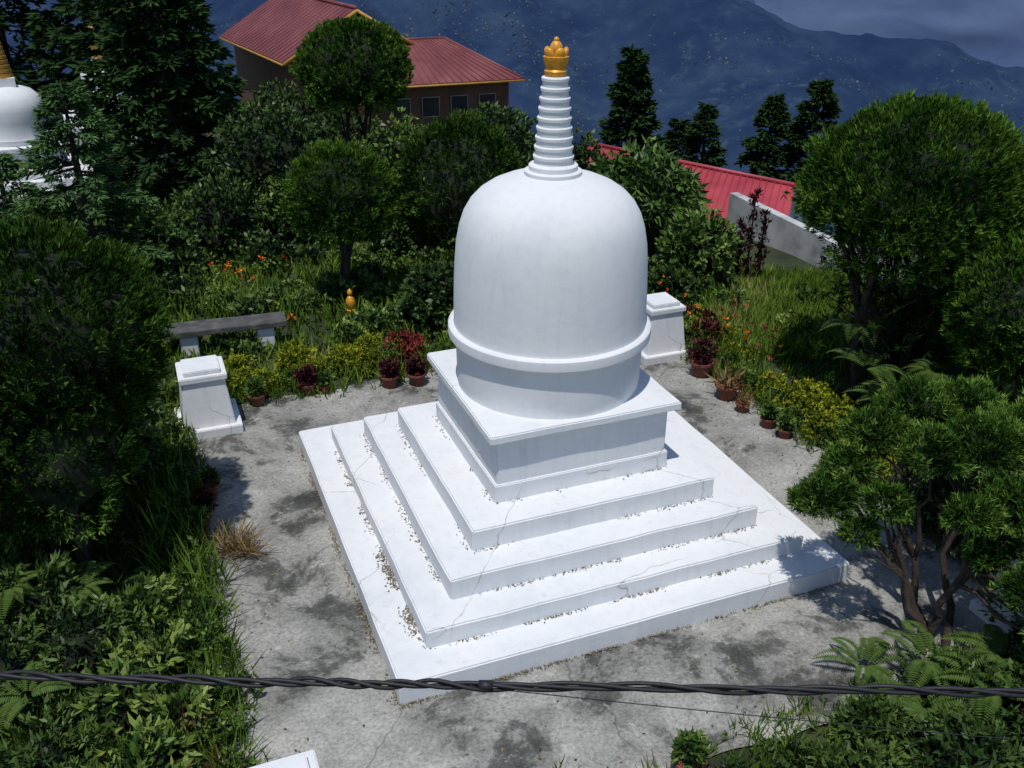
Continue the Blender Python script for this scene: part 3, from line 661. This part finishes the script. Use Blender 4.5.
def ground_plants(name,n,reg,rr,ln,wd,mat,k=9,m=4.15,tm=.5,hmul=.8):
    x=rng.uniform(reg[0],reg[1],n);y=rng.uniform(reg[2],reg[3],n); ok=~in_plaza(x,y,m)&(np.abs(x)<.62*y+1)&~((x>4.6)&(y>17.5)); x,y=x[ok],y[ok]
    parts=[]
    for a,b in zip(x,y):
        r=rng.uniform(*rr); z=float(gz(a,b)); q=int(50*(r/.3)**1.5)+8
        P,Nn,t=crown_pts((a,b,z+r*.3),(r,r,r*hmul),q,lump=.3,nl=8,lsz=.6,zmin=-.2,depth=(.3,1.1),seed=int(a*100+b*10)%9999)
        parts.append(tufts(P,Nn,k,ln,wd,.9,up=.4,tint=t+rng.normal(tm-.5,.18)))
    leaves_obj(name,parts,mat)
ground_plants('undergrowth',240,(-12,10,14.4,24),(.18,.42),.10,.026,M['broad'],k=8,tm=.66)
ground_plants('undergrowth',140,(-14,10,15.5,30),(.25,.6),.14,.036,M['dbroad'],k=8)
ground_plants('undergrowth',100,(-6.5,-2.4,4.8,13),(.14,.3),.09,.017,M['broad'],tm=.4)
ground_plants('undergrowth',110,(1.5,7.5,4.8,12.6),(.13,.32),.08,.016,M['dbroad'])

def clump_line(name,pts,mat,r=(.14,.26),ln=.06,wd=.015,k=8,dens=75,tm=.5,h=.9):
    parts=[]
    for (x,y) in pts:
        rr=rng.uniform(*r); z=float(gz(x,y)) if y>17 else 0
        P,Nn,t=crown_pts((x,y,z+rr*.55),(rr,rr,rr*h),int(dens*(rr/.2)**2),lump=.3,nl=8,lsz=.6,zmin=-.5,depth=(.5,1.1),seed=int(abs(x)*100+y*10))
        parts.append(tufts(P,Nn,k,ln,wd,.9,up=.3,tint=t+tm-.5+rng.normal(0,.08)))
    return leaves_obj(name,parts,mat)
def line(p,q,n,j=.12): 
    t=np.linspace(0,1,n); return [(p[0]+(q[0]-p[0])*s+rng.normal(0,j),p[1]+(q[1]-p[1])*s+rng.normal(0,j)) for s in t]
clump_line('golden_hedge',line(S(-3.4,4.75),S(-.5,4.65),17,.18)+line(S(-3.2,5.2),S(-1.0,5.1),8,.2),M['yellow'],r=(.12,.28),tm=.35)
clump_line('golden_hedge',line(S(4.5,1.5),S(4.4,-.8),11,.18)+line(S(4.8,1.6),S(4.8,-1.4),12,.2),M['yellow'],r=(.14,.32),tm=.4)
clump_line('golden_hedge',line(S(4.7,4.2),S(4.65,2.4),7,.2),M['yellow'],tm=.3)
clump_line('green_border',line(S(-4.1,4.6),S(.3,4.65),22)+line(S(4.45,3.6),S(4.35,-3.2),36,.16)+line(S(-4.3,4),S(-4.25,-3.8),46,.14),M['broad'],r=(.1,.22),tm=.5)
def blades(name,pts,h,w,k,mat,tm=.5,spread=.3,droop=0.0):
    P=np.array([(x,y,(float(gz(x,y)) if y>17 else 0)) for x,y in pts])
    return leaves_obj(name,[tufts(P,np.tile([0,0,1.],(len(P),1)),k,h,w,spread,tint=np.full(len(P),tm),droop=droop)],mat)
blades('lily_leaves',line(S(-4.25,3.3),S(-4.15,-.8),34,.12)+line(S(-4.5,3.3),S(-4.5,0),22,.15),.48,.012,12,M['grass'],.42,.36)
blades('lily_leaves',line(S(-4.3,-1.2),S(-4.25,-4),26,.16),.40,.010,12,M['grass'],.5,.4)
blades('lily_leaves',line(S(-3.4,4.5),S(.4,4.5),30,.12),.36,.011,11,M['grass'],.5,.28)
blades('lily_leaves',line(S(4.4,3.6),S(4.35,1.0),28,.14),.38,.012,11,M['grass'],.5,.3)
blades('lily_leaves',line((-7.5,16.3),(-3.9,16.1),36,.35),.5,.015,10,M['grass'],.5,.28)
blades('lily_leaves',line(S(3,-4.2),S(-2.2,-4.2),18,.1),.24,.009,10,M['grass'],.5,.4)
blades('purple_cordyline',[(-2.6,5.55),(-2.45,5.3),(-2.9,5.5),(-2.9,6.05),(-2.5,5.75),(-2.3,5.15),(-3.2,5.2)],.46,.014,26,M['purple'],.55,.45)
def flowers(name,pts,mat,h=.5,n=6,sz=.055,spread=.22):
    P=[]
    for x,y in pts:
        z=float(gz(x,y)) if y>17 else 0
        for _ in range(n): P.append((x+rng.normal(0,spread),y+rng.normal(0,spread),z+h*rng.uniform(.7,1.25)))
    P=np.array(P); return leaves_obj(name,[tufts(P,np.tile([0,0,1.],(len(P),1)),8,sz*1.2,sz*.45,.8,tint=rng.uniform(.2,1,len(P)))],mat)
flowers('orange_lilies',[(-5.4,17.2),(-5.0,17.0)],M['orange'],.62,5,.06)
flowers('orange_lilies',[(-7.6,16.4)],M['orange'],.6,5,.055)
flowers('orange_lilies',[(-3.9,15.2)],M['orange'],.40,4,.045)
flowers('orange_lilies',line((3.3,16.6),(3.9,14.6),4),M['orange'],.5,3,.045)
flowers('orange_lilies',line((4.0,16.0),(4.4,13.6),4,.2),M['redleaf'],.45,4,.045)
clump_line('red_leaf_bush',[(-1.75,14.25),(-1.62,14.4),(-1.85,14.45),(-1.7,14.5)],M['redleaf'],r=(.2,.27),tm=.5,h=1.3,dens=90)
clump_line('purple_bush',[(3.25,15.9),(3.5,15.7),(3.0,16.0),(3.35,15.1)],M['purple'],r=(.22,.32),ln=.08)
e=empty('slender_shrub')
pp=[];tb=[]
for dx,h in ((0,1.9),(.22,1.5),(-.2,1.3)):
    zz=rng.uniform(.2,h,70); pp.append(np.stack([4.65+dx+rng.normal(0,.04,70),18+rng.normal(0,.04,70),zz],1)); tb.append(([(4.65+dx,18,-.3),(4.65+dx*1.05,18,h)],[.03,.01]))
pp=np.concatenate(pp); leaves_obj('leaves',[tufts(pp,np.tile([0,0,1.],(len(pp),1)),6,.12,.016,.6,tint=np.full(len(pp),.15))],M['purple'],e); tubes_obj('stems',tb,M['bark'],e)

def fern(name,pts,L=.7,nf=9,mat='grass',tm=.4):
    parts=[]
    for (x,y,z) in pts:
        for i in range(nf):
            a=rng.uniform(0,2*math.pi); l=L*rng.uniform(.7,1.15); s=np.linspace(.12,1,22)
            d=np.array([math.cos(a),math.sin(a),0]); sd=np.array([-d[1],d[0],0])
            P=np.array([x,y,z])+np.outer(s*l*.85,d); P[:,2]+=l*(.75*s-.75*s*s)
            for sg in (-1,1):
                D=norm(sd*sg+d*.35+np.array([0,0,-.15]))[None]*(np.sin(s*math.pi*.86+.35)*.2*l)[:,None]
                W=np.tile(d*.012,(22,1)); parts.append((P,D,W,np.full(22,tm)+rng.normal(0,.1,22)))
    leaves_obj(name,parts,M[mat])
fern('fern',[(4.0,7.0,.35),(4.4,6.6,.4),(3.8,6.5,.25),(4.7,7.0,.4),(5.3,6.7,.6),(4.9,6.0,.5),(3.5,7.2,.1)],.6,10,mat='dbroad',tm=.8)
fern('fern',[(5.1,12.3,.9),(5.4,12.0,.5),(6.0,12.1,.9),(5.0,12.9,1.3),(6.4,12.0,.5)],.75,9,mat='dbroad',tm=.8)
fern('fern',[(-3.9,8.4,.1),(-4.4,7.8,.5),(-4.2,6.2,.6),(-4.9,7.4,.8)],.5,9,mat='dbroad',tm=.8)

def pot(x,y,r,kind,name='potted_plant'):
    e=empty(name,(x,y,0)); h=r*1.35
    lathe('pot',[(r*.62,0),(r*.66,.01),(r*.92,h*.82),(r*1.0,h*.83),(r*1.04,h*.86),(r*1.04,h),(r*.9,h),(r*.86,h*.88),(.01,h*.88)],M['terracotta'],(0,0,.0),e,seg=32)
    C=np.array([[0,0,h*.88]])
    if kind=='spiky': leaves_obj('leaves',[tufts(C,np.array([[0,0,1.]]),60,r*2.0,r*.12,.75,tint=np.array([.55]))],M['dry'],e)
    else:
        rr,mt={'purple':(1.1,'purple'),'red':(.9,'purple'),'green':(.8,'broad')}[kind]
        P,Nn,t=crown_pts((0,0,h+r*.7),(r*rr,r*rr,r*rr*.9),60,depth=(.4,1.1)); leaves_obj('leaves',[tufts(P,Nn,9,.08,.018,.8,up=.5,tint=t)],M[mt],e)
for x,y,r,kd in ((-3.85,12.78,.14,'green'),(-3.15,13.15,.14,'purple'),(-1.92,13.42,.15,'red'),(-1.5,13.5,.15,'red'),(3.05,13.9,.19,'purple'),(3.30,13.1,.18,'spiky'),(3.46,12.68,.11,'spiky'),(3.74,12.2,.12,'green'),(3.9,11.9,.11,'green'),(1.56,5.95,.15,'green'),(-3.72,9.35,.14,'green'),(-3.78,9.75,.13,'purple'),(-3.85,10.3,.13,'green'),(-2.9,13.2,.11,'green')): pot(x,y,r,kd)
leaves_obj('dry_grass_clump',[tufts(np.array([[-3.25,9.1,.0],[-3.35,9.2,0],[-3.15,9.05,0],[-3.2,9.25,0],[-3.05,9.0,0]]),np.tile([0,0,1.],(5,1)),60,.36,.009,.95,tint=np.array([.6,.7,.4,.8,.6]))],M['dry'])
lathe('golden_idol',[(.09,0),(.10,.08),(.07,.10),(.085,.17),(.09,.25),(.05,.33),(.03,.35),(.05,.39),(.045,.44),(.01,.48)],M['gold'],(-2.95,16.2,.08),None,seg=24)
x=rng.uniform(-4,4,1300);y=rng.uniform(-4,4,1300); edge=np.maximum(abs(x),abs(y)); ok=(edge>2.65)&(rng.uniform(0,1,1300)<np.clip((edge-2.6)/1.6,.12,1))
P=np.array([S(a,b,.018) for a,b in zip(x[ok],y[ok])]); n=len(P)
D=norm(np.stack([rng.normal(0,1,n),rng.normal(0,1,n),rng.normal(0,.15,n)],1)); W=norm(np.cross(D,np.tile([0,0,1.],(n,1))))
leaves_obj('fallen_leaves',[(P,D*rng.uniform(.02,.05,(n,1)),W*.010,rng.uniform(0,1,n))],M['dry'])

# ---------------------------------------------------------------- overhead cable + poles
def cable():
    e=empty('overhead_cable'); xs=np.linspace(-11,11,700)
    zc=3.885+.0045*(xs-.2)**2*.6-.010*xs
    yc=3.0+0*xs
    ph=np.cumsum(2*math.pi/(.62+.22*np.sin(xs*1.7)+.1*np.sin(xs*4.1)))*(xs[1]-xs[0])
    for k in range(3):
        rr=.0125+.006*np.sin(xs*2.3+k*2)
        pts=[(x,y+r*math.cos(p+k*2.094),z+r*math.sin(p+k*2.094)) for x,y,z,p,r in zip(xs,yc,zc,ph,rr)]
        tubes_obj('strand_%d'%k,[(pts,[.0090]*len(pts))],M['cable'],e,seg=8)
    xs2=np.linspace(-.1,11,60); pts=[(x,3.0,3.872-.01*x-.125*(x+.1)+.0065*(x+.1)**2) for x in xs2]
    tubes_obj('thin_wire',[(pts,[.0022]*60)],M['cable'],e,seg=6)
    for x in (-.1,): 
        z=3.885+.0045*(x-.2)**2*.6-.010*x
        tubes_obj('tape_wrap',[([(x-.03,3.0,z),(x+.03,3.0,z)],[.023,.023])],M['cable'],e,seg=12)
    for x in (-11,11):
        p=empty('utility_pole'); z=3.885+.0045*(x-.2)**2*.6-.010*x
        tubes_obj('pole',[([(x,3.12,-3),(x,3.12,z+.8)],[.12,.08])],M['slab'],p,seg=12)
        tubes_obj('bracket',[([(x,3.12,z+.02),(x,2.95,z+.02)],[.025,.025])],M['slab'],p,seg=8)
cable()
print('LEAVES',NL[0])

# ---------------------------------------------------------------- light, sky, camera
sd=Vector((-.30,-.95,0)).normalized(); el=R(71)
svec=Vector((sd.x*math.cos(el),sd.y*math.cos(el),math.sin(el)))
ld=bpy.data.lights.new('sun','SUN'); ld.energy=3.4; ld.angle=R(.8); ld.color=(1,.975,.925)
lo=bpy.data.objects.new('sun',ld); lo.rotation_euler=(-svec).to_track_quat('-Z','Y').to_euler(); lo.location=(0,0,30); link(lo)
w=bpy.data.worlds.new('World'); scene.world=w; w.use_nodes=True; nt=w.node_tree
sky=nt.nodes.new('ShaderNodeTexSky'); sky.sky_type='NISHITA'; sky.sun_disc=False; sky.sun_elevation=el; sky.sun_rotation=math.atan2(svec.x,svec.y); sky.altitude=2000
nt.links.new(sky.outputs[0],nt.nodes['Background'].inputs[0]); nt.nodes['Background'].inputs[1].default_value=.13
cam=bpy.data.cameras.new('camera'); co=bpy.data.objects.new('camera',cam); link(co)
cam.sensor_width=36; cam.lens=956.0/1024*36; cam.clip_start=.05; cam.clip_end=40000
co.matrix_world=Matrix.Translation((0,0,6.806))@Matrix.Rotation(R(90-26.702),4,'X')@Matrix.Rotation(R(.41),4,'Z')
scene.camera=co
